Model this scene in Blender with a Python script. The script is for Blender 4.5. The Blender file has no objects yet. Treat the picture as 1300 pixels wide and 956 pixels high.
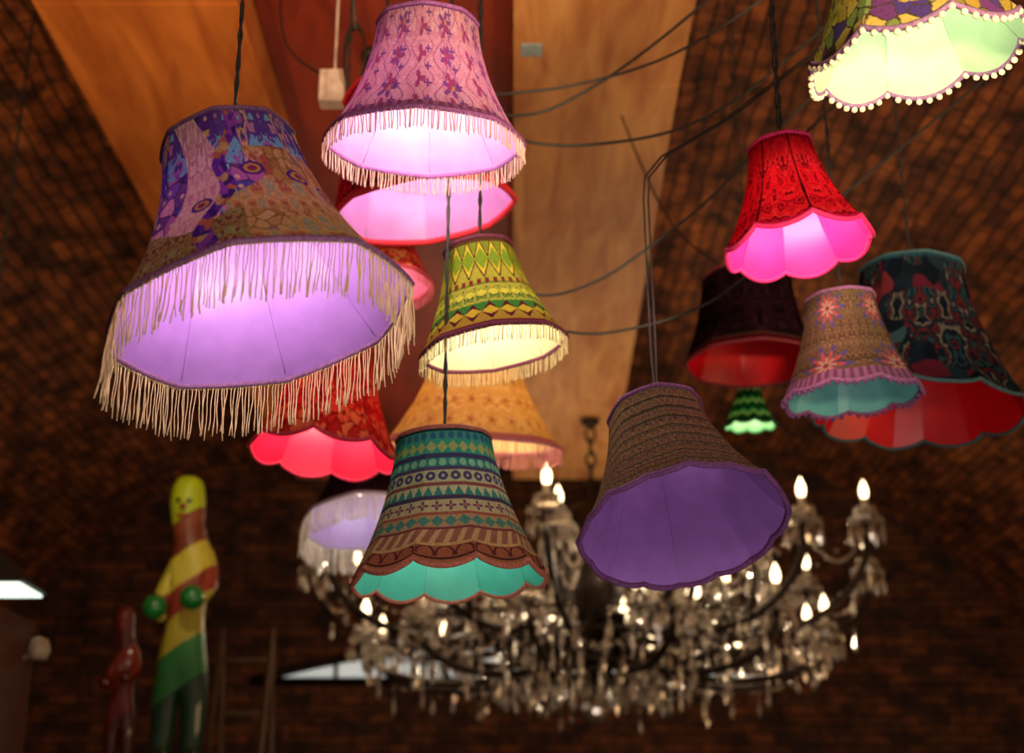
import bpy, math, random
import numpy as np
from mathutils import Vector, Matrix
random.seed(7); np.random.seed(7)
D = bpy.data; S = bpy.context.scene
S.view_settings.view_transform = 'Standard'
PI = math.pi

# ------------------------------------------------------------------ helpers
def lin(h):
    h = h.lstrip('#')
    o = []
    for i in (0, 2, 4):
        c = int(h[i:i+2], 16)/255
        o.append(c/12.92 if c <= .04045 else ((c+.055)/1.055)**2.4)
    return tuple(o)
def link(o, parent=None):
    S.collection.objects.link(o)
    if parent: o.parent = parent
    return o
def empty(name, loc):
    e = D.objects.new(name, None); e.location = loc; e.empty_display_size = .1
    return link(e)
class Acc:
    def __init__(s): s.v = []; s.f = []
    def add(s, v, f):
        n = len(s.v); s.v.extend(v); s.f.extend([tuple(i+n for i in q) for q in f])
    def tube(s, pts, r, k=6, closed=False, flat=1.0):
        pts = [Vector(p) for p in pts]; n = len(pts); vs = []; up = None
        rr = r if isinstance(r, (list, tuple)) else [r]*n
        for i, p in enumerate(pts):
            a = pts[(i-1) % n] if (closed or i > 0) else p
            b = pts[(i+1) % n] if (closed or i < n-1) else p
            t = (b-a)
            t = t.normalized() if t.length > 1e-9 else Vector((0, 0, 1))
            if up is None or closed:
                ref = Vector((0, 0, 1)) if abs(t.z) < .9 else Vector((1, 0, 0))
                x = t.cross(ref).normalized()
            else:
                x = (up - t*up.dot(t)).normalized()
            up = x; y = t.cross(x)
            for j in range(k):
                c = 2*PI*j/k
                vs.append(tuple(p + x*(math.cos(c)*rr[i]*flat) + y*(math.sin(c)*rr[i])))
        fs = []
        for i in range(n if closed else n-1):
            for j in range(k):
                a = i*k+j; b = i*k+(j+1) % k; i2 = (i+1) % n
                fs.append((a, b, i2*k+(j+1) % k, i2*k+j))
        if not closed:
            fs.append(tuple(range(k))[::-1]); fs.append(tuple((n-1)*k+j for j in range(k)))
        s.add(vs, fs)
    def lathe(s, prof, k=12, c=(0, 0, 0)):
        vs = []; fs = []; n = len(prof)
        for r, z in prof:
            for j in range(k):
                a = 2*PI*j/k
                vs.append((c[0]+r*math.cos(a), c[1]+r*math.sin(a), c[2]+z))
        for i in range(n-1):
            for j in range(k):
                fs.append((i*k+j, i*k+(j+1) % k, (i+1)*k+(j+1) % k, (i+1)*k+j))
        s.add(vs, fs)
    def box(s, lo, hi):
        x0, y0, z0 = lo; x1, y1, z1 = hi
        s.add([(x0,y0,z0),(x1,y0,z0),(x1,y1,z0),(x0,y1,z0),(x0,y0,z1),(x1,y0,z1),(x1,y1,z1),(x0,y1,z1)],
              [(0,3,2,1),(4,5,6,7),(0,1,5,4),(1,2,6,5),(2,3,7,6),(3,0,4,7)])
    def ball(s, c, r, k=8, sz=1.0):
        s.lathe([(max(1e-5, r*math.sin(PI*i/(k//2+1))), r*sz*math.cos(PI*i/(k//2+1))) for i in range(k//2+2)], k, c)
    def gem(s, c, r, hu, hd, k=6):
        vs = [(c[0], c[1], c[2]+hu), (c[0], c[1], c[2]-hd)]
        a0 = random.random()*6
        for j in range(k):
            a = a0+2*PI*j/k; vs.append((c[0]+r*math.cos(a), c[1]+r*math.sin(a), c[2]))
        fs = []
        for j in range(k):
            fs.append((0, 2+j, 2+(j+1) % k)); fs.append((1, 2+(j+1) % k, 2+j))
        s.add(vs, fs)
    def obj(s, name, mat, parent=None, smooth=True, loc=None):
        m = D.meshes.new(name); m.from_pydata(s.v, [], s.f); m.update()
        if smooth: m.polygons.foreach_set('use_smooth', [True]*len(m.polygons))
        o = D.objects.new(name, m); m.materials.append(mat)
        if loc: o.location = loc
        return link(o, parent)

# ------------------------------------------------------------------ materials
def newmat(name):
    m = D.materials.new(name); m.use_nodes = True
    nt = m.node_tree; nt.nodes.clear()
    out = nt.nodes.new('ShaderNodeOutputMaterial')
    return m, nt, out
def pm(name, col, rough=.6, metal=0, var=.25, scale=30, trans=0, emis=None, es=0, bump=0, coat=0):
    m, nt, out = newmat(name)
    b = nt.nodes.new('ShaderNodeBsdfPrincipled')
    tc = nt.nodes.new('ShaderNodeTexCoord'); no = nt.nodes.new('ShaderNodeTexNoise')
    no.inputs['Scale'].default_value = scale; no.inputs['Detail'].default_value = 3
    nt.links.new(tc.outputs['Object'], no.inputs['Vector'])
    cr = nt.nodes.new('ShaderNodeValToRGB')
    cr.color_ramp.elements[0].position = .3; cr.color_ramp.elements[1].position = .7
    cr.color_ramp.elements[0].color = (*[c*(1-var) for c in col], 1)
    cr.color_ramp.elements[1].color = (*[min(1, c*(1+var)) for c in col], 1)
    nt.links.new(no.outputs['Fac'], cr.inputs['Fac']); nt.links.new(cr.outputs['Color'], b.inputs['Base Color'])
    b.inputs['Roughness'].default_value = rough; b.inputs['Metallic'].default_value = metal
    b.inputs['Transmission Weight'].default_value = trans
    b.inputs['Coat Weight'].default_value = coat
    if emis:
        b.inputs['Emission Color'].default_value = (*emis, 1); b.inputs['Emission Strength'].default_value = es
        try: m.cycles.emission_sampling = 'NONE'
        except Exception: pass
    if bump:
        bp = nt.nodes.new('ShaderNodeBump'); bp.inputs['Strength'].default_value = bump; bp.inputs['Distance'].default_value = .01
        nt.links.new(no.outputs['Fac'], bp.inputs['Height']); nt.links.new(bp.outputs['Normal'], b.inputs['Normal'])
    nt.links.new(b.outputs[0], out.inputs[0])
    return m
def fabric(name, col=None, tl=.35, gloss=.0):
    """cloth: diffuse + translucent; colour from the printed pattern attribute or a flat dye"""
    m, nt, out = newmat(name)
    tc = nt.nodes.new('ShaderNodeTexCoord'); no = nt.nodes.new('ShaderNodeTexNoise')
    no.inputs['Scale'].default_value = 260 if col is None else 25
    nt.links.new(tc.outputs['Object'], no.inputs['Vector'])
    mr = nt.nodes.new('ShaderNodeMapRange'); mr.inputs['From Min'].default_value = .3; mr.inputs['From Max'].default_value = .7
    mr.inputs['To Min'].default_value = .75 if col is None else .9; mr.inputs['To Max'].default_value = 1.1 if col is None else 1.05
    nt.links.new(no.outputs['Fac'], mr.inputs['Value'])
    mul = nt.nodes.new('ShaderNodeVectorMath'); mul.operation = 'SCALE'
    if col is None:
        at = nt.nodes.new('ShaderNodeAttribute'); at.attribute_name = 'pat'
        nt.links.new(at.outputs['Color'], mul.inputs[0])
    else:
        mul.inputs[0].default_value = col
    nt.links.new(mr.outputs[0], mul.inputs['Scale'])
    d = nt.nodes.new('ShaderNodeBsdfDiffuse'); t = nt.nodes.new('ShaderNodeBsdfTranslucent')
    nt.links.new(mul.outputs[0], d.inputs['Color']); nt.links.new(mul.outputs[0], t.inputs['Color'])
    bp = nt.nodes.new('ShaderNodeBump'); bp.inputs['Strength'].default_value = .3; bp.inputs['Distance'].default_value = .003
    nt.links.new(no.outputs['Fac'], bp.inputs['Height']); nt.links.new(bp.outputs['Normal'], d.inputs['Normal'])
    mx = nt.nodes.new('ShaderNodeMixShader'); mx.inputs[0].default_value = tl
    nt.links.new(d.outputs[0], mx.inputs[1]); nt.links.new(t.outputs[0], mx.inputs[2])
    last = mx
    if gloss:
        g = nt.nodes.new('ShaderNodeBsdfGlossy'); g.inputs['Roughness'].default_value = .4
        mg = nt.nodes.new('ShaderNodeMixShader'); mg.inputs[0].default_value = gloss
        nt.links.new(mx.outputs[0], mg.inputs[1]); nt.links.new(g.outputs[0], mg.inputs[2]); last = mg
    nt.links.new(last.outputs[0], out.inputs[0])
    return m
def brick(name, c1, c2, mortar, dark, bright=1.0):
    m, nt, out = newmat(name); N = nt.nodes.new; L = nt.links.new
    uv = N('ShaderNodeUVMap'); uv.uv_map = 'UVMap'
    no = N('ShaderNodeTexNoise'); no.inputs['Scale'].default_value = 4.0; no.inputs['Detail'].default_value = 4
    L(uv.outputs[0], no.inputs['Vector'])
    sb = N('ShaderNodeVectorMath'); sb.operation = 'SUBTRACT'; sb.inputs[1].default_value = (.5, .5, .5)
    L(no.outputs['Color'], sb.inputs[0])
    sc = N('ShaderNodeVectorMath'); sc.operation = 'SCALE'; sc.inputs['Scale'].default_value = .06
    L(sb.outputs[0], sc.inputs[0])
    ad = N('ShaderNodeVectorMath'); L(uv.outputs[0], ad.inputs[0]); L(sc.outputs[0], ad.inputs[1])
    br = N('ShaderNodeTexBrick'); L(ad.outputs[0], br.inputs['Vector'])
    br.inputs['Scale'].default_value = 1; br.inputs['Brick Width'].default_value = .23; br.inputs['Row Height'].default_value = .076
    br.inputs['Mortar Size'].default_value = .007; br.inputs['Mortar Smooth'].default_value = .6; br.inputs['Bias'].default_value = 0
    br.inputs['Color1'].default_value = (*c1, 1); br.inputs['Color2'].default_value = (*c2, 1); br.inputs['Mortar'].default_value = (*mortar, 1)
    n2 = N('ShaderNodeTexNoise'); n2.inputs['Scale'].default_value = 5; n2.inputs['Detail'].default_value = 7; n2.inputs['Roughness'].default_value = .7
    L(uv.outputs[0], n2.inputs['Vector'])
    cr = N('ShaderNodeValToRGB'); cr.color_ramp.elements[0].position = .38; cr.color_ramp.elements[1].position = .62
    cr.color_ramp.elements[0].color = (*dark, 1); cr.color_ramp.elements[1].color = (bright, bright, bright, 1)
    L(n2.outputs['Fac'], cr.inputs['Fac'])
    mx = N('ShaderNodeMix'); mx.data_type = 'RGBA'; mx.blend_type = 'MULTIPLY'; mx.inputs[0].default_value = 1
    L(br.outputs['Color'], mx.inputs[6]); L(cr.outputs['Color'], mx.inputs[7])
    b = N('ShaderNodeBsdfPrincipled'); b.inputs['Roughness'].default_value = .8
    L(mx.outputs[2], b.inputs['Base Color'])
    h = N('ShaderNodeMath'); h.operation = 'SUBTRACT'; L(n2.outputs['Fac'], h.inputs[0]); L(br.outputs['Fac'], h.inputs[1])
    bp = N('ShaderNodeBump'); bp.inputs['Strength'].default_value = .9; bp.inputs['Distance'].default_value = .03
    L(h.outputs[0], bp.inputs['Height']); L(bp.outputs['Normal'], b.inputs['Normal'])
    L(b.outputs[0], out.inputs[0])
    return m
def plywood(name, c1, c2):
    m, nt, out = newmat(name); N = nt.nodes.new; L = nt.links.new
    tc = N('ShaderNodeTexCoord'); mp = N('ShaderNodeMapping'); mp.inputs['Scale'].default_value = (5, .8, 5)
    L(tc.outputs['Object'], mp.inputs['Vector'])
    no = N('ShaderNodeTexNoise'); no.inputs['Scale'].default_value = 2.2; no.inputs['Detail'].default_value = 6; no.inputs['Distortion'].default_value = .8
    L(mp.outputs[0], no.inputs['Vector'])
    cr = N('ShaderNodeValToRGB'); cr.color_ramp.elements[0].position = .35; cr.color_ramp.elements[1].position = .68
    cr.color_ramp.elements[0].color = (*c1, 1); cr.color_ramp.elements[1].color = (*c2, 1)
    L(no.outputs['Fac'], cr.inputs['Fac'])
    b = N('ShaderNodeBsdfPrincipled'); b.inputs['Roughness'].default_value = .6
    L(cr.outputs[0], b.inputs['Base Color']); L(b.outputs[0], out.inputs[0])
    return m

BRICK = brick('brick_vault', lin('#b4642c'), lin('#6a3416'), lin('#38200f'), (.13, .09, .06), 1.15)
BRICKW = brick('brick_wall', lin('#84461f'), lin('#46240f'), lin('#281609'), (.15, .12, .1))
PLY = plywood('plywood', lin('#ae6a34'), lin('#d69a58'))
PLYL = plywood('plywood_stained', lin('#a8581f'), lin('#cc7830'))
REDP = plywood('painted_boards', lin('#74200a'), lin('#93300f'))
CORD = pm('black_cable', (.012, .01, .009), .5)
IRON = pm('dark_bronze', (.025, .014, .008), .42, .6)
BULB = pm('lit_bulb_glass', (1, .9, .7), .3, emis=(1, .74, .42), es=6)
BULBW = pm('lit_bulb_white', (1, .95, .9), .3, emis=(1, .88, .8), es=8)
OFFB = pm('unlit_bulb_glass', (.7, .68, .62), .15, coat=.5)
SOCK = pm('brass_socket', (.45, .3, .12), .35, .9)
CANDLE = pm('candle_sleeve', (.8, .7, .5), .5)

# ------------------------------------------------------------------ printed cloth patterns (numpy)
def fr(x): return x-np.floor(x)
def hsh(i, j, s): return fr(np.sin(i*127.1+j*311.7+s*74.7)*43758.5453)
def vn(x, y, s, px=None):
    i = np.floor(x); j = np.floor(y); f = x-i; g = y-j
    f = f*f*(3-2*f); g = g*g*(3-2*g)
    i0, i1 = (i % px, (i+1) % px) if px else (i, i+1)
    return (hsh(i0, j, s)*(1-f)+hsh(i1, j, s)*f)*(1-g)+(hsh(i0, j+1, s)*(1-f)+hsh(i1, j+1, s)*f)*g
def fbm(x, y, s): return .6*vn(x, y, s)+.27*vn(x*2.1, y*2.1, s+3)+.13*vn(x*4.3, y*4.3, s+5)
def idx(a, cols):
    c = np.array([lin(x) for x in cols]); return c[np.clip((a*len(cols)).astype(int), 0, len(cols)-1)]
def put(C, mask, col):
    m = np.clip(mask.astype(float), 0, 1)[..., None]; return C*(1-m)+np.array(lin(col))*m
def mir(U, n): return np.abs(fr(U*n)-.5)*2
def kal(U, T, n, s, cols, sx=3, sy=7, lev=2.2):
    a = fbm(mir(U, n)*sx, T*sy, s); return idx(fr(a*lev), cols)
def petals(U, T, n, rows, off, r, k=6, aspect=1.0):
    x = fr(U*n+off)-.5; y = (fr(T*rows)-.5)*aspect
    a = np.arctan2(y, x); d = np.hypot(x, y)
    return d < r*(.65+.35*np.cos(a*k)), d < r*.28
def cells(U, T, nx, ny, s):
    x = U*nx; y = T*ny; i = np.floor(x); j = np.floor(y)
    d1 = np.full(U.shape, 9.); d2 = np.full(U.shape, 9.); cid = np.zeros(U.shape)
    for a in (-1, 0, 1):
        for b in (-1, 0, 1):
            ii = (i+a) % nx; jj = j+b
            px = i+a+hsh(ii, jj, s); py = jj+hsh(ii, jj, s+9)
            d = np.hypot(x-px, y-py); c = hsh(ii, jj, s+17)
            n = d < d1; d2 = np.where(n, d1, np.minimum(d2, d)); cid = np.where(n, c, cid); d1 = np.where(n, d, d1)
    return d1, d2-d1, cid
def p_collage(U, T):
    d, e, c = cells(U, T, 38, 10, 3)
    C = idx(c, ['#6a3b96','#5a4a9a','#5fafc8','#c070a8','#9fccdc','#e0c26a','#7b4f8a','#e0a0b0','#5f5aa6','#8fc6c0','#8a5ab0'])
    C = put(C, e < .07, '#4a3a5a'); C = put(C, d < .16, '#e4c89c')
    k = kal(U, T, 10, 1, ['#6a4a98','#7fbfd0','#b070b0','#5a4a8a','#e0b57a','#cc90ac'], 2, 7, 2.2)
    C = np.where((vn(U*14, T*4, 6, 14) > .5)[..., None], k, C)
    q = U-.665-.05*np.sin(T*3.4)
    C2 = kal(U, T, 24, 5, ['#e0aca4','#eed0b8','#d49a9a','#e8c2a6'], 2, 9, 1.6)
    C = np.where((np.abs(q) < .028+.022*T)[..., None], C2, C)
    d, e, c = cells(U, T, 60, 14, 8)
    C3 = idx(c, ['#c89e62','#bc9450','#dab480','#ac804c','#d0a66a','#b4624c','#d8b074','#9c7c84','#ceaa68'])
    C3 = put(C3, e < .1, '#96703c')
    k = kal(U, T, 22, 19, ['#d8b070','#c49858','#b46850','#d4ac78','#a0ac88','#cca260'], 2, 9, 2)
    C3 = np.where((vn(U*20, T*6, 16, 20) > .45)[..., None], k, C3)
    C = np.where(((U > .81-.16*np.clip(T-.4, 0, 1)+.02*np.sin(T*17)) & (T > .26))[..., None], C3, C)
    C4 = kal(U, T, 28, 12, ['#947a46','#ac9050','#745440','#c09e5c','#844040','#a8a668'], 2, 12, 2)
    C = np.where(((T > .74+.05*np.sin(U*38)) & (U < .77))[..., None], C4, C)
    q = np.abs(U-.775+.06*T-.012*np.sin(T*14)) < .013
    d, e, c = cells(U, T, 90, 22, 4)
    C = np.where(q[..., None], idx(c, ['#6b3a9e','#9c4faf','#4c2c78','#c0724a','#d0aa6a']), C)
    for uu, tt, r in ((.80, .42, 1), (.88, .47, 1), (.71, .62, .8), (.60, .42, 1), (.95, .5, 1)):
        h_ = np.hypot((U-uu)*2.2, T-tt)
        C = put(C, h_ < .05*r, '#5c3080'); C = put(C, h_ < .034*r, '#d0a04a'); C = put(C, h_ < .02*r, '#8a3a5a')
    return C
def p_pink(U, T):
    C = kal(U, T, 8, 3, ['#e2aab0','#e8babc','#dea0aa','#e4b2b4'], 2, 5, 2)
    m = mir(U, 8)
    C = put(C, np.abs(m-.35-.2*np.sin(T*16)) < .022, '#a8608c')
    C = put(C, np.abs(m-.72+.16*np.sin(T*20)) < .018, '#bc6a80')
    C = put(C, np.abs(m-.15-.1*np.sin(T*30)) < .016, '#a46a9c')
    a, b = petals(U, T, 8, 3.2, 0, .17, 5, .5); C = put(C, a, '#8f5a9a'); C = put(C, b, '#d8a860')
    a, b = petals(U, T*1.0+.16, 16, 4, .5, .2, 3, .5); C = put(C, a, '#b0547c')
    a, b = petals(U, T+.0, 16, 6, .25, .13, 4, .5); C = put(C, a, '#84508c')
    C = put(C, T < .03, '#7a4a86')
    C = put(C, (T > .93), '#a8708a'); C = put(C, (T > .93) & (fr(U*60) < .5), '#86506e')
    return C
def p_green(U, T):
    C = idx(fr(T*1.0), ['#7f8f2e','#97a03a','#a9a640','#6f8f35','#3f7d3a','#a88a3a'])
    m = mir(U, 18)
    C = put(C, (T < .42) & (np.abs(T-.24) < .19*(1-m)), '#d3c13c')
    C = put(C, (T < .42) & (np.abs(T-.24) < .12*(1-m)), '#7c9a2e')
    C = put(C, (T < .45) & (np.abs(T-.24) > .19*(1-m)) & (np.abs(T-.24) < .19*(1-m)+.035), '#4c1f2c')
    C = put(C, T < .06, '#5c3a2a')
    C = put(C, (np.abs(T-.49) < .03) & (fr(U*36) < .5), '#7c3430')
    k = kal(U, T, 26, 15, ['#8f9c3a','#b0a848','#6f8a38','#4f6a2c','#c0b858'], 2, 18, 2)
    C = np.where(((T > .53) & (T < .73))[..., None], k, C)
    C = put(C, (np.abs(T-.62) < .04*(1-mir(U, 28))), '#d0c850')
    m2 = mir(U, 22)
    C = put(C, (T > .73) & (np.abs(T-.83) < .1*(1-m2)), '#5a1a30'); C = put(C, (T > .73) & (np.abs(T-.83) < .05*(1-m2)), '#c9b23c')
    C = put(C, T > .95, '#6f1f35')
    return C
def p_teal(U, T):
    C = np.zeros(U.shape+(3,))+np.array(lin('#b8a078'))
    def band(a, b, col):
        nonlocal C; C = put(C, (T >= a) & (T < b), col)
    band(0, .035, '#2a4048'); band(.035, .10, '#4a948c'); band(.10, .2, '#3a9a86')
    C = put(C, (T > .1) & (T < .2) & (np.abs(T-.15) < .045*(1-mir(U, 30))), '#a8a86c')
    C = put(C, (T > .035) & (T < .1) & (np.hypot(fr(U*34)-.5, (T-.067)*13) < .35), '#356a88')
    band(.2, .235, '#46406a'); band(.235, .30, '#37807a')
    C = put(C, (T > .235) & (T < .3) & (np.hypot(fr(U*34)-.5, (T-.267)*14) < .38), '#86b498')
    band(.30, .325, '#56466a'); band(.325, .42, '#bcae88')
    a = np.hypot(fr(U*30)-.5, (T-.37)*12) ; C = put(C, (a < .4) & (a > .14) & (T > .325) & (T < .42), '#4c4470')
    band(.42, .445, '#8a4a4c'); band(.445, .52, '#c0b28c')
    C = put(C, (T > .445) & (T < .52) & (T-.445 > .075*mir(U, 40)), '#3f7c78')
    band(.52, .55, '#4a3a56'); band(.55, .64, '#b8a27a')
    a, b = petals(U, T-.55, 32, 11.1, 0, .42, 4, 1); C = put(C, a & (T > .55) & (T < .64), '#64466a'); C = put(C, b & (T > .55) & (T < .64), '#b86a4c')
    band(.64, .665, '#9c5444'); band(.665, .75, '#a88460')
    C = put(C, (T > .665) & (T < .75) & (np.abs(T-.708) < .04*(1-mir(U, 36))), '#4a7c74')
    band(.75, .77, '#763a40'); band(.77, .86, '#925c4c')
    C = put(C, (T > .77) & (T < .86) & (fr(U*40+T*6) < .42), '#b8946a')
    band(.86, .88, '#b89460'); band(.88, .95, '#96583f')
    q = np.hypot(fr(U*30)-.5, (T-.93)*9); C = put(C, (T > .885) & (T < .945) & (q > .38) & (q < .5), '#5a2a2c')
    band(.95, .965, '#4c2a2a'); band(.965, 1.01, '#a4684a')
    return C
def p_red(U, T):
    C = kal(U, T, 12, 21, ['#a01420','#b81c28','#7a0c18','#a8182a','#580812','#b82830'], 2, 6, 2)
    C = put(C, np.abs(mir(U, 8)-.98) < .03, '#3a0810')
    C = put(C, T > .95, '#a01040'); return C
def p_red2(U, T):
    d, e, c = cells(U, T, 40, 9, 33)
    C = idx(c, ['#b8342c','#c4523a','#a02826','#b8704c','#a83028','#c4844c'])
    C = put(C, e < .12, '#7a2018'); a, b = petals(U, T, 20, 4.5, .2, .4, 5); C = put(C, a, '#c87a44'); C = put(C, b, '#7a1c20')
    C = put(C, np.abs(mir(U, 8)-.97) < .03, '#7a1a20'); return C
def p_beige(U, T):
    C = kal(U, T, 8, 41, ['#c8a060','#d0ac70','#bc9050','#d4b47c','#c49c5c'], 2, 5, 2)
    a, b = petals(U, T, 22, 4.4, 0, .28, 5, 1); C = put(C, a, '#b0824c'); C = put(C, b, '#a4504a')
    C = put(C, T > .93, '#a8626c'); return C
def p_tan(U, T):
    C = kal(U, T, 26, 51, ['#665040','#766048','#4e3c32','#826c52'], 2, 24, 2)
    m = fr(T*9)
    C = put(C, m < .12, '#3a2a26'); C = put(C, (m > .45) & (m < .6) & (fr(U*60) < .45), '#743434')
    C = put(C, (m > .2) & (m < .3) & (fr(U*70) < .5), '#3f4a4c')
    C = put(C, T > .95, '#4c2a4c'); return C
def p_black(U, T):
    C = kal(U, T, 8, 61, ['#1c1014','#261318','#160c12','#301820'], 2, 5, 2)
    C = put(C, (T > .9) & (T < .93), '#4a3424'); C = put(C, (T > .93), '#4c0e1c'); return C
def p_dkfl(U, T):
    d, e, c = cells(U, T, 26, 7, 73)
    C = idx(c, ['#1c2430','#141a26','#6a2a30','#20303a','#182028','#1a2230','#34505a','#141a24','#5a2030'])
    k = kal(U, T, 9, 71, ['#1c2430','#141a26','#6a665c','#1a2430','#5a2228','#182028','#2a444c'], 2, 6, 2.6)
    C = np.where((vn(U*18, T*5, 7, 18) > .45)[..., None], k, C)
    C = put(C, T < .03, '#27495a'); return C
def p_olive(U, T):
    C = kal(U, T, 30, 81, ['#5c4a38','#6c563c','#4a3a2e','#786446'], 2, 20, 2)
    a, b = petals(U, T*.99+.12, 5, 1.6, .25, .38, 10, 1.0); C = put(C, a, '#4c4878')
    a, b2 = petals(U, T*.99+.12, 5, 1.6, .25, .27, 10, 1.0); C = put(C, a, '#a04c44')
    a, b3 = petals(U, T*.99+.12, 5, 1.6, .25, .15, 8, 1.0); C = put(C, a, '#988c74'); C = put(C, b3, '#7a3040')
    C = put(C, T > .88, '#6c4466'); C = put(C, (T > .88) & (fr(U*50) < .5), '#8c6480')
    return C
def p_yel(U, T):
    d, e, c = cells(U, T, 36, 9, 93)
    C = idx(c, ['#a88a3c','#6a3a70','#c2a858','#8a7a34','#4e3a78','#b89a50','#7c8a50'])
    C = put(C, e < .08, '#4a3a30')
    k = kal(U, T, 14, 95, ['#a88a3c','#c2a858','#6a4a80','#8a7a34','#b89a50'], 2, 7, 2)
    return np.where((vn(U*16, T*5, 9, 16) > .5)[..., None], k, C)
def p_zig(U, T):
    a = fr(T*3+.25*mir(U, 12)); return idx(a, ['#143a24','#3a8048','#a0a870','#1f5a30','#142a1c'])

# ------------------------------------------------------------------ vault + ceiling heights
VX, VZ0, VH = 4.5, 2.2, 3.0
YB, YE = -4.0, 11.5
def ceil_z(x, y):
    if -1.526 < x < -.875 and y < 9.8: return 4.2
    if -.875 <= x < .005 and y < 9.8: return 4.36
    if .005 <= x < .6 and y < 9.8: return 4.2
    return VZ0+VH*math.sqrt(max(0, 1-(x/VX)**2))-.005

# ------------------------------------------------------------------ lampshades
def lampshade(name, pos, R, Rt, h, pat, lining, roll=0, pitch=0, lit=0, lcol=(1, .82, .7), scal=None, fringe=None,
              trim='#884466', pom=None, ribs=8, p=1.8, res=(400, 120), tl=.35, ltl=.3, poly=.5, trim_r=.005, cord_to=None, bs=1.0, cr_=.0026):
    E = empty(name, pos)
    Rm = (Matrix.Rotation(math.radians(-roll), 3, 'Y') @ Matrix.Rotation(math.radians(-pitch), 3, 'X'))
    Rn = np.array(Rm)
    def surf(U, T, off=0.0):
        th = U*2*PI
        r = Rt+(R-Rt)*(.25*T+.75*T**p)
        sec = 2*PI/ribs; a = np.mod(th, sec)-sec/2
        pr = math.cos(sec/2)/np.cos(a)
        r = r*(1-poly+poly*pr)-off
        z = h*(1-T)
        if scal:
            n, amp = scal
            lob = np.abs(np.sin(th*n/2))**.8
            z = z-amp*(lob-.35)*T**6
            r = r+amp*.25*lob*T**6
        P = np.stack([r*np.cos(th), r*np.sin(th), z], -1)
        return P @ Rn.T
    def sheet(nm, nu, nv, off, mat, attr=None):
        u = np.arange(nu)/nu; t = np.linspace(0, 1, nv)
        T, U = np.meshgrid(t, u, indexing='ij')
        co = surf(U, T, off).reshape(-1, 3)
        i = np.arange(nv-1)[:, None]*nu; j = np.arange(nu)[None, :]; j2 = (j+1) % nu
        F = np.stack([i+j, i+nu+j, i+nu+j2, i+j2], -1).reshape(-1, 4)
        m = D.meshes.new(nm); m.vertices.add(len(co)); m.vertices.foreach_set('co', co.ravel())
        m.loops.add(F.size); m.loops.foreach_set('vertex_index', F.ravel().astype(np.int32))
        m.polygons.add(len(F)); m.polygons.foreach_set('loop_start', (np.arange(len(F))*4).astype(np.int32))
        m.polygons.foreach_set('loop_total', np.full(len(F), 4, np.int32))
        m.update(calc_edges=True)
        m.polygons.foreach_set('use_smooth', np.ones(len(F), bool))
        if attr is not None:
            C = attr(U, T); C = np.concatenate([C, np.ones(C.shape[:-1]+(1,))], -1)
            ca = m.color_attributes.new('pat', 'FLOAT_COLOR', 'POINT'); ca.data.foreach_set('color', C.reshape(-1).astype(np.float32))
        m.materials.append(mat); o = D.objects.new(nm, m); return link(o, E)
    sheet('printed_cloth', res[0], res[1], 0, fabric('printed_cloth_'+pat.__name__, None, tl), pat)
    LM = fabric('lining_'+name, lin(lining), ltl, .03)
    sheet('lining', 160 if not scal else 240, 40, .004, LM)
    A = Acc(); nn = 160
    th = np.arange(nn)/nn
    rim = surf(th, np.ones(nn), .001)
    A.tube([tuple(q) for q in rim], trim_r, 6, True)
    top = surf(th, np.zeros(nn)+.0, .001)
    A.tube([tuple(q) for q in top], trim_r*.9, 6, True)
    A.obj('braid_trim', pm('braid_'+trim, lin(trim), .8, var=.4, scale=200), E)
    A = Acc()
    for k in range(3):
        q = surf(np.array([k/3+.03]), np.array([.04]), .006)[0]; c = Rm @ Vector((0, 0, h*.9))
        A.tube([tuple(q), tuple(c)], .0016, 5)
    A.obj('wire_spider', pm('frame_wire', (.5, .42, .4), .4, .3), E)
    A = Acc()
    for k in range(ribs):
        u = (k+0.0)/ribs
        pts = surf(np.full(14, u), np.linspace(.02, .98, 14), .0045)
        A.tube([tuple(q) for q in pts], .0009, 4)
    A.obj('lining_seams', LM, E)
    c = Rm @ Vector((0, 0, h*.9)); A = Acc()
    if cord_to:
        P = [Vector(q)-Vector(pos) for q in cord_to]
        for dx in (-.005, .005): A.tube([c]+[q+Vector((dx, 0, 0)) for q in P], .0024, 6)
    else:
        zt = ceil_z(pos[0]+c.x, pos[1])-pos[2]
        n = 60; L = zt-c.z
        for ph in (0, PI):
            A.tube([(c.x+cr_*math.cos(ph+L*70*i/n), c.y+cr_*math.sin(ph+L*70*i/n), c.z+L*i/n) for i in range(n+1)], cr_, 5)
        A.lathe([(.001, -.03), (.04, -.03), (.045, 0), (.0, 0)], 16, (c.x, c.y, zt))
    A.obj('hanging_cord', CORD, E)
    d = Rm @ Vector((0, 0, -1)); A = Acc()
    A.tube([c, c+d*.05], .018*bs, 10); A.obj('bulb_socket', SOCK, E)
    A = Acc(); prof = [(.001, 0), (.013, .002), (.014, .02), (.026, .045), (.03, .065), (.024, .085), (.012, .094), (.0005, .096)]
    s = min(1, R/.17)*bs
    A.lathe([(r*s, -z*s) for r, z in prof], 16)
    A.v = [tuple(c+d*.045+Rm @ Vector(v)) for v in A.v]
    A.obj('bulb', BULBW if lit else OFFB, E)
    if lit:
        l = D.lights.new('bulb_light', 'POINT'); l.energy = lit; l.color = lcol; l.shadow_soft_size = .03
        lo = D.objects.new('bulb_light', l); lo.location = c+d*(.045+.14*min(1, R/.17)); link(lo, E)
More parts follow.
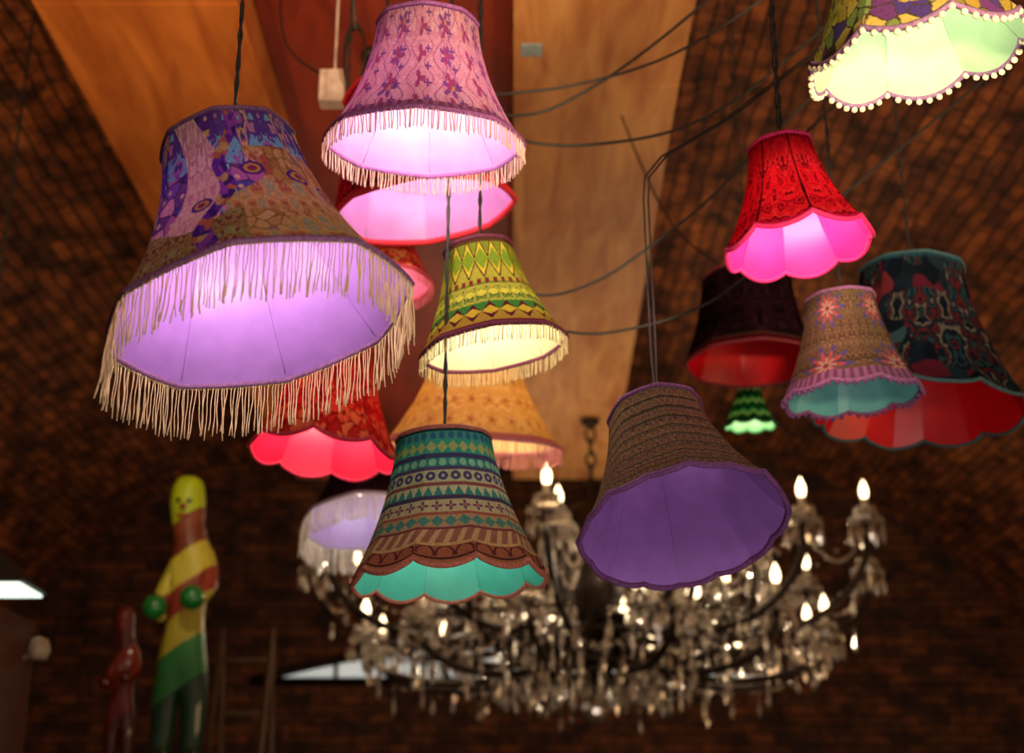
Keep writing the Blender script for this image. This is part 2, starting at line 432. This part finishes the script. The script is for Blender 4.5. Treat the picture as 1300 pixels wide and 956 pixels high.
    if fringe:
        ln, cnt, fc, fr_ = fringe; A = Acc()
        for k in range(cnt):
            u = (k+random.uniform(-.3, .3))/cnt
            q = surf(np.array([u]), np.array([1.0]), random.uniform(-.002, .002))[0]
            l2 = ln*random.uniform(.9, 1.06); dx, dy = random.gauss(0, .03)*ln, random.gauss(0, .03)*ln
            w = random.uniform(0, 6.28); pts = []
            for i in range(7):
                f = i/6
                pts.append((q[0]+dx*f**1.5*1.6+.008*ln*math.sin(w+f*9), q[1]+dy*f**1.5*1.6+.008*ln*math.cos(w+f*8), q[2]-l2*f))
            A.tube(pts, [fr_]*4+[fr_*.9, fr_*1.25, fr_*1.1], 4)
        nn = cnt; pts = []
        for k in range(nn*2):
            q = surf(np.array([k/(nn*2)]), np.array([1.0]), 0)[0]
            pts.append((q[0], q[1], q[2]-(.03+.05*(k % 2))*ln))
        A.tube(pts, fr_*1.3, 4, True)
        A.obj('fringe', fabric('fringe_'+fc, lin(fc), .4), E)
    if pom:
        cnt, pr, pc = pom; A = Acc()
        for k in range(cnt):
            q = surf(np.array([k/cnt]), np.array([1.0]), 0)[0]
            A.ball((q[0], q[1], q[2]-pr*1.3), pr, 10)
        A.obj('pompoms', pm('pompom_wool', lin(pc), .95, var=.3, scale=400, bump=.5), E)
    return E

F, SC = 'fringed_pendant_lampshade', 'scalloped_pendant_lampshade'
LW = (1, .84, .74)
lampshade(F, (-.371, 1.963, 2.368), .229, .105, .308, p_collage, '#a474c4', 14, 5, 3.2, LW, None, (.086, 270, '#ecd4a8', .0009), '#7d4f7c', res=(720, 200), tl=.4, ribs=8, p=2.0, poly=.6, cr_=.0024)
lampshade(F, (-.166, 2.391, 2.888), .19, .097, .24, p_pink, '#bf90c8', -1, -8, 3.8, LW, None, (.042, 210, '#ecc8b8', .001), '#8a4a86', res=(560, 150), tl=.6, p=2.1)
lampshade('round_pendant_lampshade', (-.209, 3.054, 3.066), .22, .155, .30, p_red, '#c27cbc', 8, -5, 3.6, LW, None, None, '#c01828', tl=.35, trim_r=.008)
lampshade(F, (-.348, 3.42, 3.033), .144, .07, .2, p_red2, '#d06a8a', 0, 0, 1.2, LW, None, (.03, 140, '#c86a70', .0013), '#a02838', res=(320, 90))
lampshade(F, (-.036, 2.676, 2.582), .15, .071, .215, p_green, '#d4cea4', 9, -2, 1.9, (1, .88, .66), None, (.034, 180, '#e6d6a8', .0009), '#5c1c34', res=(560, 150), tl=.4)
lampshade(SC, (-.455, 3.293, 2.540), .18, .09, .285, p_red2, '#d01c40', -5, 2, 4, (1, .7, .6), (8, .022), None, '#a01838', res=(480, 140), tl=.5)
lampshade(F, (-.111, 3.834, 2.715), .25, .12, .26, p_beige, '#e0c088', -2, -11, 8, (1, .8, .5), None, (.05, 200, '#c08084', .0013), '#a05a68', tl=.55)
lampshade(SC, (-.115, 2.579, 2.097), .18, .09, .265, p_teal, '#52bfa8', 3, 0, .6, (1, .9, .8), (10, .018), None, '#8a4a38', res=(760, 220), ribs=10)
lampshade(F, (-.473, 4.404, 2.631), .195, .09, .2, p_black, '#a890c4', 8, 14, 1.3, (1, .9, .85), None, (.085, 200, '#e8e0d0', .0015), '#80708a', res=(320, 90), bs=.4)
lampshade('round_pendant_lampshade', (.321, 2.600, 2.196), .2, .095, .275, p_tan, '#a070cc', 8, 22, 0, LW, (16, .006), None, '#5a2c62', res=(560, 180), trim_r=.006, bs=.4,
          cord_to=[(.287, 2.72, 2.60), (.285, 2.74, 2.94), (.29, 2.75, 3.0), (.33, 2.77, 3.06), (.48, 2.8, 3.17), (.95, 2.9, 3.6), (1.8, 3.2, 4.6), (2.1, 3.3, 4.83)])
lampshade(SC, (.587, 2.664, 2.801), .15, .068, .228, p_red, '#e82a80', 6, 1, 2.8, (1, .72, .66), (8, .02), None, '#c81860', res=(480, 140), tl=.4, cr_=.004)
lampshade('round_pendant_lampshade', (.718, 4.006, 3.02), .2, .137, .275, p_black, '#c40414', 0, 2, 0, LW, None, None, '#6a1420', res=(320, 90))
lampshade('pompom_pendant_lampshade', (.737, 2.925, 2.564), .15, .077, .222, p_olive, '#6fc0c0', 3, -2, 0, LW, (9, .012), None, '#7c4c74', (50, .005, '#6a3f70'), res=(480, 140))
lampshade(SC, (.995, 3.317, 2.650), .26, .131, .375, p_dkfl, '#d80414', -3, 1, 0, LW, (10, .02), None, '#2a4a50', res=(480, 140))
lampshade('pompom_pendant_lampshade', (.639, 1.953, 2.808), .17, .09, .22, p_yel, '#a8cca0', 8, -8, 1.3, (1, .92, .62), (8, .022), None, '#6a4a6a', (64, .0055, '#d8c8a0'), res=(400, 120), tl=.4)
lampshade(SC, (.826, 4.711, 3.045), .09, .04, .14, p_zig, '#90c090', 0, -4, .8, (1, 1, .7), (8, .012), None, '#2f7040', res=(240, 70), tl=.5)

# ------------------------------------------------------------------ room shell
def uvmesh(name, grid, uvs, mat):
    ni, nj = len(grid), len(grid[0]); v = [p for r in grid for p in r]; f = []
    for i in range(ni-1):
        for j in range(nj-1): f.append((i*nj+j, i*nj+j+1, (i+1)*nj+j+1, (i+1)*nj+j))
    m = D.meshes.new(name); m.from_pydata(v, [], f); ul = m.uv_layers.new(name='UVMap')
    fl = [u for r in uvs for u in r]
    for l in m.loops: ul.data[l.index].uv = fl[l.vertex_index]
    m.polygons.foreach_set('use_smooth', [True]*len(m.polygons)); m.materials.append(mat); m.update()
    return link(D.objects.new(name, m))
g, u = [], []; s = 0; prev = None
for i in range(97):
    a = PI*i/96; x, z = -VX*math.cos(a), VZ0+VH*math.sin(a)
    if prev: s += math.hypot(x-prev[0], z-prev[1])
    prev = (x, z); ys = [YB+(YE-YB)*j/12 for j in range(13)]
    g.append([(x, y, z) for y in ys]); u.append([(y, s) for y in ys])
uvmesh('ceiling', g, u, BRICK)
for nm, x in (('wall_left', -VX), ('wall_right', VX)):
    uvmesh(nm, [[(x, YB, 0), (x, YE, 0)], [(x, YB, VZ0), (x, YE, VZ0)]], [[(YB, 0), (YE, 0)], [(YB, VZ0), (YE, VZ0)]], BRICKW)
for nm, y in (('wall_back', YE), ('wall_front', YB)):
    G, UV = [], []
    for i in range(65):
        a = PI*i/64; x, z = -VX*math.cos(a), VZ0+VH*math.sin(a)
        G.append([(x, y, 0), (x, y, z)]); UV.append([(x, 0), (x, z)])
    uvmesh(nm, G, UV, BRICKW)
A = Acc(); A.box((-VX, YB, -.1), (VX, YE, 0)); A.obj('floor', pm('concrete_floor', (.05, .04, .035), .6), smooth=False)

def duct(name, x0, x1, x1b, z0, z1, mat, seams):
    A = Acc(); y0, y1 = YB+.1, 9.8
    prev = y0
    for ys in seams+[y1]:
        def xr(y): return x1+(x1b-x1)*max(0, (y-3.8)/(9.8-3.8))
        a, b = prev+.004, ys-.004
        A.add([(x0,a,z0),(xr(a),a,z0),(xr(b),b,z0),(x0,b,z0),(x0,a,z1),(xr(a),a,z1),(xr(b),b,z1),(x0,b,z1)],
              [(0,3,2,1),(4,5,6,7),(0,1,5,4),(1,2,6,5),(2,3,7,6),(3,0,4,7)])
        prev = ys
    return A.obj(name, mat, smooth=False)
duct('plywood_duct', -1.526, -.875, -.875, 4.2, 4.85, PLYL, [1.5, 3.9, 6.3, 8.7])
duct('plywood_duct', .005, .575, .70, 4.2, 4.85, PLY, [1.3, 2.5, 4.4, 5.6, 6.85, 8.05])
duct('painted_ceiling_boards', -.87, .0, .0, 4.36, 4.4, REDP, [1.0, 3.2, 5.4, 7.6])
A = Acc(); A.box((.03, 4.13, 4.192), (.10, 4.2, 4.199)); A.obj('paper_label', pm('label_paper', (.25, .32, .34), .7), smooth=False)
A = Acc(); A.box((-.54, 3.50, 3.62), (-.47, 3.55, 3.72)); A.tube([(-.50, 3.52, 3.72), (-.50, 3.52, 4.36)], .004, 6)
A.obj('junction_box', pm('grey_plastic', (.42, .33, .30), .5), smooth=False)
A = Acc()
for k in range(3): A.tube([(-.44+.03*math.cos(2*PI*i/20), 3.46+k*.012, 3.74+.10*math.sin(2*PI*i/20)) for i in range(20)], .004, 5, True)
A.tube([(-.44, 3.47, 3.83), (-.47, 3.5, 4.1), (-.49, 3.5, 4.36)], .004, 5)
A.obj('coiled_cable', CORD)

# ------------------------------------------------------------------ loose cables
def cable(pts, r=.005):
    c = D.curves.new('power_cable', 'CURVE'); c.dimensions = '3D'; c.bevel_depth = r; c.bevel_resolution = 2
    sp = c.splines.new('NURBS'); sp.points.add(len(pts)-1); sp.order_u = 3; sp.use_endpoint_u = True
    for i, q in enumerate(pts): sp.points[i].co = (*q, 1)
    c.materials.append(CORD); return link(D.objects.new('power_cable', c))
end = (2.5, 3.3, 4.62)
cable([(-.18, 3.06, 3.36), (.01, 3.198, 3.371), (.219, 3.165, 3.466), (.455, 3.107, 3.636), (.80, 3.03, 3.95), (1.3, 3.0, 4.85)], .004)
cable([(-.2, 3.06, 3.38), (-.04, 3.17, 3.44), (.219, 3.16, 3.475), (.469, 3.13, 3.56), (.80, 3.07, 3.80), (1.5, 3.05, 4.78)], .0038)
cable([(-.12, 3.1, 3.33), (.04, 3.217, 3.315), (.339, 3.209, 3.337), (.499, 3.19, 3.39), (.66, 3.165, 3.50), (1.1, 3.1, 3.9), (1.9, 3.1, 4.68)], .004)
cable([(-.03, 3.3, 2.98), (.06, 3.342, 2.953), (.219, 3.327, 2.995), (.359, 3.295, 3.089), (.499, 3.26, 3.192), (.62, 3.227, 3.32), (1.2, 3.2, 3.9), (2.2, 3.3, 4.68)], .004)
cable([(-.03, 3.3, 2.9), (.15, 3.373, 2.863), (.339, 3.363, 2.891), (.459, 3.35, 2.93), (.548, 3.335, 2.972), (.75, 3.30, 3.15), end], .004)
cable([(-.74, 3.9, 4.36), (-.72, 3.75, 4.0), (-.60, 3.6, 3.78), (-.50, 3.52, 3.70)], .004)
cable([(.585, 2.68, 3.03), (.70, 3.0, 3.25), (1.0, 3.5, 3.7), (1.7, 4.0, 4.6), (2.0, 4.1, 4.86)], .0035)
cable([(.40, 4.6, 4.19), (.50, 4.4, 3.7), (.62, 4.2, 3.45), (.72, 4.02, 3.29)], .0035)

# ------------------------------------------------------------------ chandelier
def chandelier():
    s = 1.55; cx, cy, cz = .48, 8.35, 2.76
    E = empty('crystal_chandelier', (cx, cy, cz))
    metal, glass, cand, bulbs = Acc(), Acc(), Acc(), Acc()
    G = lambda x, y, z: (x*s, y*s, z*s)
    metal.lathe([(r*s, z*s) for r, z in [(.001, -.1), (.03, -.09), (.05, -.04), (.1, 0), (.08, .05), (.045, .09), (.05, .15), (.11, .22), (.125, .3), (.12, .42), (.13, .5), (.09, .56), (.04, .6), (.05, .64), (.02, .68), (.001, .69)]], 24)
    zt = 4.19-cz
    z = .68*s; k = 0
    while z < zt-.13:
        pts = []
        for i in range(12):
            a = 2*PI*i/12; q = .028*math.cos(a); w = .05*math.sin(a)
            pts.append((q if k % 2 else 0, 0 if k % 2 else q, z+.045+w))
        metal.tube(pts, .011, 6, True); z += .08; k += 1
    metal.tube([(0, 0, z), (0, 0, zt)], .012, 6)
    metal.lathe([(.001, -.04), (.05, -.03), (.06, 0), (0, 0)], 16, (0, 0, zt))
    def pend(x, y, z, n, L=.05, w=.014):
        for i in range(n):
            glass.gem((x, y, z-.016*s*(i+.5)), .0070*s, .009*s, .009*s)
        zz = z-.016*s*n
        glass.gem((x, y, zz-L*.65*s), w*.6*s, L*.65*s, L*.4*s)
    # (radius, bulb height, arms, hub height, phase)
    tiers = [(1.05, .44, 14, .12, 0.05), (.66, .44, 10, .05, .2), (.86, .16, 12, .0, .37), (.40, .22, 8, .1, .5)]
    for ti, (R, zb, n, z0, ph) in enumerate(tiers):
        tips = []
        for k in range(n):
            a = 2*PI*(k+ph)/n+random.uniform(-.06, .06); ca, sa = math.cos(a), math.sin(a)
            zc = zb+random.uniform(-.03, .03)
            if ti == 0 and ca > .7 and -.5 < sa < -.1: zc += .08
            if ti == 0 and ca > .4 and sa < -.5: zc -= .04
            P0, P1, P2, P3 = (.08, z0+.03), (.45*R, z0-.20), (1.02*R, z0-.12), (R, zc-.12)
            pts = []; M = 18
            for i in range(M+1):
                t = i/M; w = ((1-t)**3, 3*t*(1-t)**2, 3*t*t*(1-t), t**3)
                r = sum(wi*q[0] for wi, q in zip(w, (P0, P1, P2, P3))); z = sum(wi*q[1] for wi, q in zip(w, (P0, P1, P2, P3)))
                pts.append(G(r*ca, r*sa, z))
                if i in (6, 10, 14): pend(r*ca*s, r*sa*s, z*s-.01, random.choice((1, 2, 3)), random.uniform(.05, .09), .016)
            metal.tube(pts, .014*s, 8)
            sc_ = []
            for i in range(12):
                b = i/11*4.2; q = .07*(1-i/15)
                r = .55*R+q*math.cos(b); z = z0-.03+q*math.sin(b); sc_.append(G(r*ca, r*sa, z))
            metal.tube(sc_, .007*s, 6)
            x, y = R*ca*s, R*sa*s; z = (zc-.12)*s
            metal.lathe([(.001, 0), (.018*s, .0), (.022*s, .02*s), (.014*s, .035*s), (.001, .036*s)], 10, (x, y, z))
            glass.lathe([(.012*s, .012*s), (.03*s, .004*s), (.062*s, .018*s), (.064*s, .026*s), (.032*s, .014*s), (.012*s, .022*s)], 12, (x, y, z))
            glass.lathe([(.012*s, .05*s), (.026*s, .046*s), (.044*s, .06*s), (.045*s, .066*s), (.026*s, .053*s), (.012*s, .056*s)], 12, (x, y, z))
            for j in range(8):
                b = 2*PI*j/8; pend(x+.06*s*math.cos(b), y+.06*s*math.sin(b), z+.018*s, 1, .07, .016)
            for j in range(6):
                b = 2*PI*j/6+.3; pend(x+.043*s*math.cos(b), y+.043*s*math.sin(b), z+.058*s, 0, .03, .014)
            cand.lathe([(.001, .03*s), (.012*s, .03*s), (.012*s, .10*s), (.001, .102*s)], 10, (x, y, z))
            bulbs.lathe([(.001, .098*s), (.010*s, .102*s), (.0155*s, .120*s), (.014*s, .138*s), (.007*s, .156*s), (.0006, .17*s)], 12, (x, y, z))
            tips.append((x, y, z+.01*s))
        for k in range(n):
            a, b = Vector(tips[k]), Vector(tips[(k+1) % n]); m = 16
            for i in range(1, m):
                t = i/m; q = a.lerp(b, t); q.z -= .13*s*4*t*(1-t)
                glass.gem(q, .008*s, .010*s, .010*s)
        for k in range(n):
            a = Vector((.09*s*math.cos(2*PI*(k+ph)/n), .09*s*math.sin(2*PI*(k+ph)/n), .52*s)); b = Vector(tips[k]); m = 26
            for i in range(1, m):
                t = i/m; q = a.lerp(b, t); q.z -= .24*s*4*t*(1-t)*(R)
                glass.gem(q, .007*s, .009*s, .009*s)
    for r, nn, z in ((.14, 14, -.06), (.25, 24, -.08), (.36, 32, -.06), (.5, 44, -.03), (.68, 48, .0), (.86, 48, .04)):
        ring = [(r*s*math.cos(2*PI*i/40), r*s*math.sin(2*PI*i/40), z*s) for i in range(40)]
        metal.tube(ring, .005*s, 5, True)
        for i in range(nn):
            a = 2*PI*i/nn; pend(r*s*math.cos(a), r*s*math.sin(a), z*s, random.choice((1, 2, 3, 4)), random.uniform(.05, .09), .020)
    glass.ball((0, 0, -.2*s), .05*s, 14)
    metal.obj('bronze_arms', IRON, E)
    m, nt, out = newmat('cut_crystal')
    gl = nt.nodes.new('ShaderNodeBsdfGlass'); gl.inputs['Roughness'].default_value = .02; gl.inputs['IOR'].default_value = 1.5; gl.inputs['Color'].default_value = (1, .97, .92, 1)
    gs = nt.nodes.new('ShaderNodeBsdfGlossy'); gs.inputs['Roughness'].default_value = .22; gs.inputs['Color'].default_value = (1, .96, .9, 1)
    tr = nt.nodes.new('ShaderNodeBsdfTranslucent'); tr.inputs['Color'].default_value = (1, .95, .88, 1)
    m2 = nt.nodes.new('ShaderNodeMixShader'); m2.inputs[0].default_value = .22
    nt.links.new(gs.outputs[0], m2.inputs[1]); nt.links.new(tr.outputs[0], m2.inputs[2])
    mx = nt.nodes.new('ShaderNodeMixShader'); mx.inputs[0].default_value = .55
    nt.links.new(gl.outputs[0], mx.inputs[1]); nt.links.new(m2.outputs[0], mx.inputs[2]); nt.links.new(mx.outputs[0], out.inputs[0])
    glass.obj('crystal_drops', m, E, smooth=False)
    cand.obj('candle_sleeves', CANDLE, E); bulbs.obj('candle_bulbs', BULB, E)
    for k in range(4):
        a = 2*PI*k/4+.3; l = D.lights.new('candle_glow', 'POINT'); l.energy = 11; l.color = (1, .80, .55); l.shadow_soft_size = .05
        o = D.objects.new('candle_glow', l); o.location = (.6*s*math.cos(a), .6*s*math.sin(a), .22*s); link(o, E)
chandelier()

# ------------------------------------------------------------------ carnival statues on a tall cabinet
def statue(name, loc, s, cols, ballc='#1f7a34'):
    E = empty(name, loc); wx = .78
    J = [(0,0,.42,.100),(0,0,.58,.088),(.0,0,.76,.095),(.01,0,.90,.082),(-.02,-.01,1.0,.078),(-.03,-.02,1.09,.092),(-.03,-.02,1.17,.082),(-.03,-.02,1.22,.05),
         (.07,0,.3,.075),(.08,0,.12,.055),(.08,-.02,.03,.05),(.08,-.10,.02,.035),
         (-.07,0,.3,.075),(-.08,0,.12,.055),(-.08,-.02,.03,.05),(-.08,-.10,.02,.035),
         (.10,0,.86,.06),(.13,-.06,.72,.045),(.06,-.14,.63,.036),(.03,-.15,.65,.03),
         (-.09,0,.80,.05),(-.13,-.05,.66,.04),(-.10,-.15,.58,.034),(-.07,-.17,.60,.03)]
    Ed = [(0,1),(1,2),(2,3),(3,4),(4,5),(5,6),(6,7),(0,8),(8,9),(9,10),(10,11),(0,12),(12,13),(13,14),(14,15),(2,16),(16,17),(17,18),(18,19),(2,20),(20,21),(21,22),(22,23)]
    m = D.meshes.new('body'); m.from_pydata([(x*s*wx, y*s, z*s) for x, y, z, r in J], Ed, []); o = D.objects.new('body', m); link(o, E)
    md = o.modifiers.new('skin', 'SKIN'); sd = o.modifiers.new('sub', 'SUBSURF'); sd.levels = sd.render_levels = 2
    for i, q in enumerate(J): m.skin_vertices[0].data[i].radius = (q[3]*s*.92, q[3]*s*.92)
    m.skin_vertices[0].data[0].use_root = True
    mt, nt, out = newmat(name+'_glaze'); b = nt.nodes.new('ShaderNodeBsdfPrincipled')
    tc = nt.nodes.new('ShaderNodeTexCoord'); sp = nt.nodes.new('ShaderNodeSeparateXYZ'); nt.links.new(tc.outputs['Object'], sp.inputs[0])
    ma = nt.nodes.new('ShaderNodeMath'); ma.operation = 'MULTIPLY_ADD'; ma.inputs[1].default_value = -.7; nt.links.new(sp.outputs['X'], ma.inputs[0]); nt.links.new(sp.outputs['Z'], ma.inputs[2])
    mr = nt.nodes.new('ShaderNodeMapRange'); mr.inputs['From Max'].default_value = 1.25*s; nt.links.new(ma.outputs[0], mr.inputs[0])
    cr = nt.nodes.new('ShaderNodeValToRGB'); cr.color_ramp.interpolation = 'CONSTANT'
    for i, (p_, c) in enumerate(cols):
        e = cr.color_ramp.elements[i] if i < 2 else cr.color_ramp.elements.new(p_)
        e.position = p_; e.color = (*lin(c), 1)
    nt.links.new(mr.outputs[0], cr.inputs[0]); nt.links.new(cr.outputs[0], b.inputs['Base Color'])
    b.inputs['Roughness'].default_value = .45; b.inputs['Coat Weight'].default_value = .2
    nt.links.new(b.outputs[0], out.inputs[0]); m.materials.append(mt)
    A = Acc()
    for q in (-.06, 0): A.ball(((q)*s*wx, -.10*s, 1.09*s), .010*s, 8)
    A.obj('eyes', pm('painted_eye', (.02, .02, .02), .2), E)
    A = Acc(); A.ball((-.03*s*wx, -.11*s, 1.06*s), .014*s, 8); A.tube([(-.05*s, -.095*s, 1.03*s), (-.025*s, -.102*s, 1.02*s), (-.005*s, -.095*s, 1.03*s)], .006*s, 6)
    A.obj('nose_and_mouth', pm('painted_mouth', lin('#a02020'), .3), E)
    A = Acc()
    for x, z in ((-.09, .62), (.06, .66)): A.ball((x*s, -.18*s, z*s), .052*s, 14)
    A.obj('held_balls', pm('glossy_ball', lin(ballc), .25, coat=.4), E)
statue('painted_carnival_statue', (-1.375, 6.0, 1.985), 1.0, [(0, '#143c20'), (.24, '#2c7a34'), (.385, '#b8a830'), (.50, '#98382a'), (.59, '#d0c03c'), (.71, '#7a3418'), (.785, '#8c4420'), (.83, '#b4c414')])
statue('painted_carnival_statue', (-1.60, 5.95, 1.97), .54, [(0, '#4a1006'), (.3, '#6a160a'), (.5, '#84280c'), (.7, '#500e06'), (.85, '#6a1a0a')], '#5a1a0a')
A = Acc(); A.box((-1.95, 5.6, .08), (-1.1, 6.4, 1.90)); A.box((-1.98, 5.56, 1.90), (-1.07, 6.44, 1.95)); A.box((-1.92, 5.66, 0), (-1.13, 6.36, .08))
for i in (0, 1): A.box((-1.93+i*.42, 5.585, .12), (-1.54+i*.42, 5.6, 1.86)); A.ball((-1.57+i*.08, 5.575, 1.0), .012, 8)
A.obj('tall_cabinet', pm('dark_wood', (.05, .025, .012), .5, scale=8), smooth=False)

# shelf unit & hooded lamp at far left
E = empty('wooden_shelf_unit', (0, 0, 0))
A = Acc()
for x in (-2.42, -1.74): A.box((x, 4.7, 0), (x+.04, 5.1, 2.42))
for z in (.05, .5, .95, 1.4, 1.85, 2.15, 2.38): A.box((-2.38, 4.7, z), (-1.74, 5.1, z+.035))
A.box((-2.38, 5.08, .05), (-1.74, 5.1, 2.4))
A.obj('shelf_frame', pm('shelf_wood', lin('#4a2008'), .8, scale=6), E, smooth=False)
A = Acc()
for i in range(7):
    for k, z in enumerate((1.435, 1.885, 2.185)):
        A.lathe([(.001, 0), (.03, 0), (.032, .1), (.014, .13), (.014, .16), (.001, .16)], 12, (-2.32+i*.085, 4.85, z))
A.obj('row_of_jars', pm('jar_glaze', lin('#8a6030'), .3), E)
A = Acc(); A.lathe([(.001, 0), (.03, 0), (.04, .03), (.03, .07), (.001, .08)], 14, (-1.65, 5.0, 2.28)); A.tube([(-1.65, 5.0, 2.31), (-1.71, 5.0, 2.28)], .008, 6)
A.obj('clip_spot_lamp', pm('cream_enamel', (.35, .27, .18), .4), E)
E = empty('hooded_pendant_lamp', (-1.95, 5.0, 2.53))
A = Acc(); A.add([(-.27,-.14,0),(.27,-.14,0),(.27,.14,0),(-.27,.14,0),(-.12,-.06,.14),(.12,-.06,.14),(.12,.06,.14),(-.12,.06,.14)], [(4,5,6,7),(0,1,5,4),(1,2,6,5),(2,3,7,6),(3,0,4,7)])
A.tube([(0, 0, .14), (0, 0, ceil_z(-1.95, 5)-2.53)], .006, 6); A.obj('hood', pm('black_enamel', (.02, .02, .02), .4), E, smooth=False)
A = Acc(); A.box((-.25, -.125, -.012), (.25, .125, -.002)); A.obj('diffuser', pm('lit_diffuser', (.9, .95, .9), .4, emis=(.85, 1, .85), es=1.6), E, smooth=False)
A = Acc()
for x in (-1.62, -1.34): A.tube([(x, 7.2, 0), (x, 8.0, 2.86)], .014, 8)
for i in range(1, 10):
    f = i/9.6; A.tube([(-1.62, 7.2+.8*f, 2.86*f), (-1.34, 7.2+.8*f, 2.86*f)], .010, 8)
for x in (-1.62, -1.34): A.tube([(x, 8.7, 0), (x, 8.02, 2.80)], .012, 8)
A.obj('step_ladder', pm('aged_wood', (.10, .055, .03), .5))

# lunette window in the far wall
def arch(x): return 2.99+.30*max(0, 1-((x-.05)/2.1)**2)
A = Acc(); n = 40; xs = [-2.05+4.2*i/n for i in range(n+1)]
v = []; f = []
for i, x in enumerate(xs): v += [(x, YE-.02, 2.985), (x, YE-.02, arch(x))]
for i in range(n): f.append((2*i, 2*i+2, 2*i+3, 2*i+1))
A.add(v, f); W = empty('window_1', (0, 0, 0))
A.obj('daylit_glass', pm('daylight_glass', (.8, .85, .85), .2, emis=(.85, .93, .9), es=.45), W, smooth=False)
A = Acc(); A.tube([(x, YE-.05, arch(x)) for x in xs], .035, 6); A.tube([(-2.08, YE-.05, 2.985), (2.18, YE-.05, 2.985)], .035, 6)
for x in (-1.4, -.7, 0, .7, 1.4): A.tube([(x, YE-.04, 2.98), (x, YE-.04, arch(x))], .02, 6)
A.obj('frame', IRON, W)

# ------------------------------------------------------------------ lights
def aim(o, t): o.rotation_euler = (Vector(t)-o.location).to_track_quat('-Z', 'Y').to_euler()
def spot(loc, t, e, ang, col, blend=.6, size=.1):
    l = D.lights.new('added_spot', 'SPOT'); l.energy = e; l.spot_size = math.radians(ang); l.spot_blend = blend; l.color = col; l.shadow_soft_size = size
    o = D.objects.new('added_spot', l); o.location = loc; aim(o, t); return link(o)
def area(loc, t, e, size, col):
    l = D.lights.new('unseen_area', 'AREA'); l.energy = e; l.size = size; l.color = col
    o = D.objects.new('unseen_area', l); o.location = loc; aim(o, t); return link(o)
spot((.9, .3, 2.2), (.35, 3.9, 4.2), 500, 48, (1, .73, .44))  # added spot without a fixture, brightens the right duct's underside
spot((-1.6, .5, 2.3), (-1.15, 3.6, 4.2), 420, 44, (1, .60, .28))  # added spot without a fixture, brightens the left duct's underside
area((.8, -1.2, 3.3), (-.1, 2.6, 2.4), 40, .8, (1, .80, .58))
area((.7, 1.2, .7), (.6, 3.0, 2.6), 26, .8, (1, .82, .72))  # added low fill, lifts the shade linings from below
area((-2.8, 2.0, 2.0), (-3.2, 4.5, 4.6), 24, 1.0, (1, .62, .30))  # added wash that brightens the left vault brick
area((2.8, 3.0, 2.0), (2.8, 5.5, 4.6), 38, 1.0, (1, .62, .30))  # added wash that brightens the right vault brick
area((2.6, 7.2, 1.2), (2.6, 9.5, 4.0), 14, 1.0, (1, .60, .30))  # added wash for the far right brick
area((-2.6, 7.6, 1.2), (-2.4, 10.5, 3.8), 9, 1.0, (1, .56, .26))  # added wash for the far left brick
spot((-1.0, 4.2, 3.6), (-1.38, 6.0, 2.9), 32, 30, (1, .9, .6))  # added unseen spot that brightens the statue

w = D.worlds.new('World'); S.world = w; w.use_nodes = True
w.node_tree.nodes['Background'].inputs[0].default_value = (.9, .6, .4, 1); w.node_tree.nodes['Background'].inputs[1].default_value = .02

# ------------------------------------------------------------------ camera
c = D.cameras.new('Camera'); c.lens = 50; c.sensor_width = 36; c.dof.use_dof = True; c.dof.focus_distance = 2.35; c.dof.aperture_fstop = 3.2
co = D.objects.new('Camera', c); co.location = (0, 0, 1.6); co.rotation_euler = (math.radians(109), 0, 0); link(co); S.camera = co
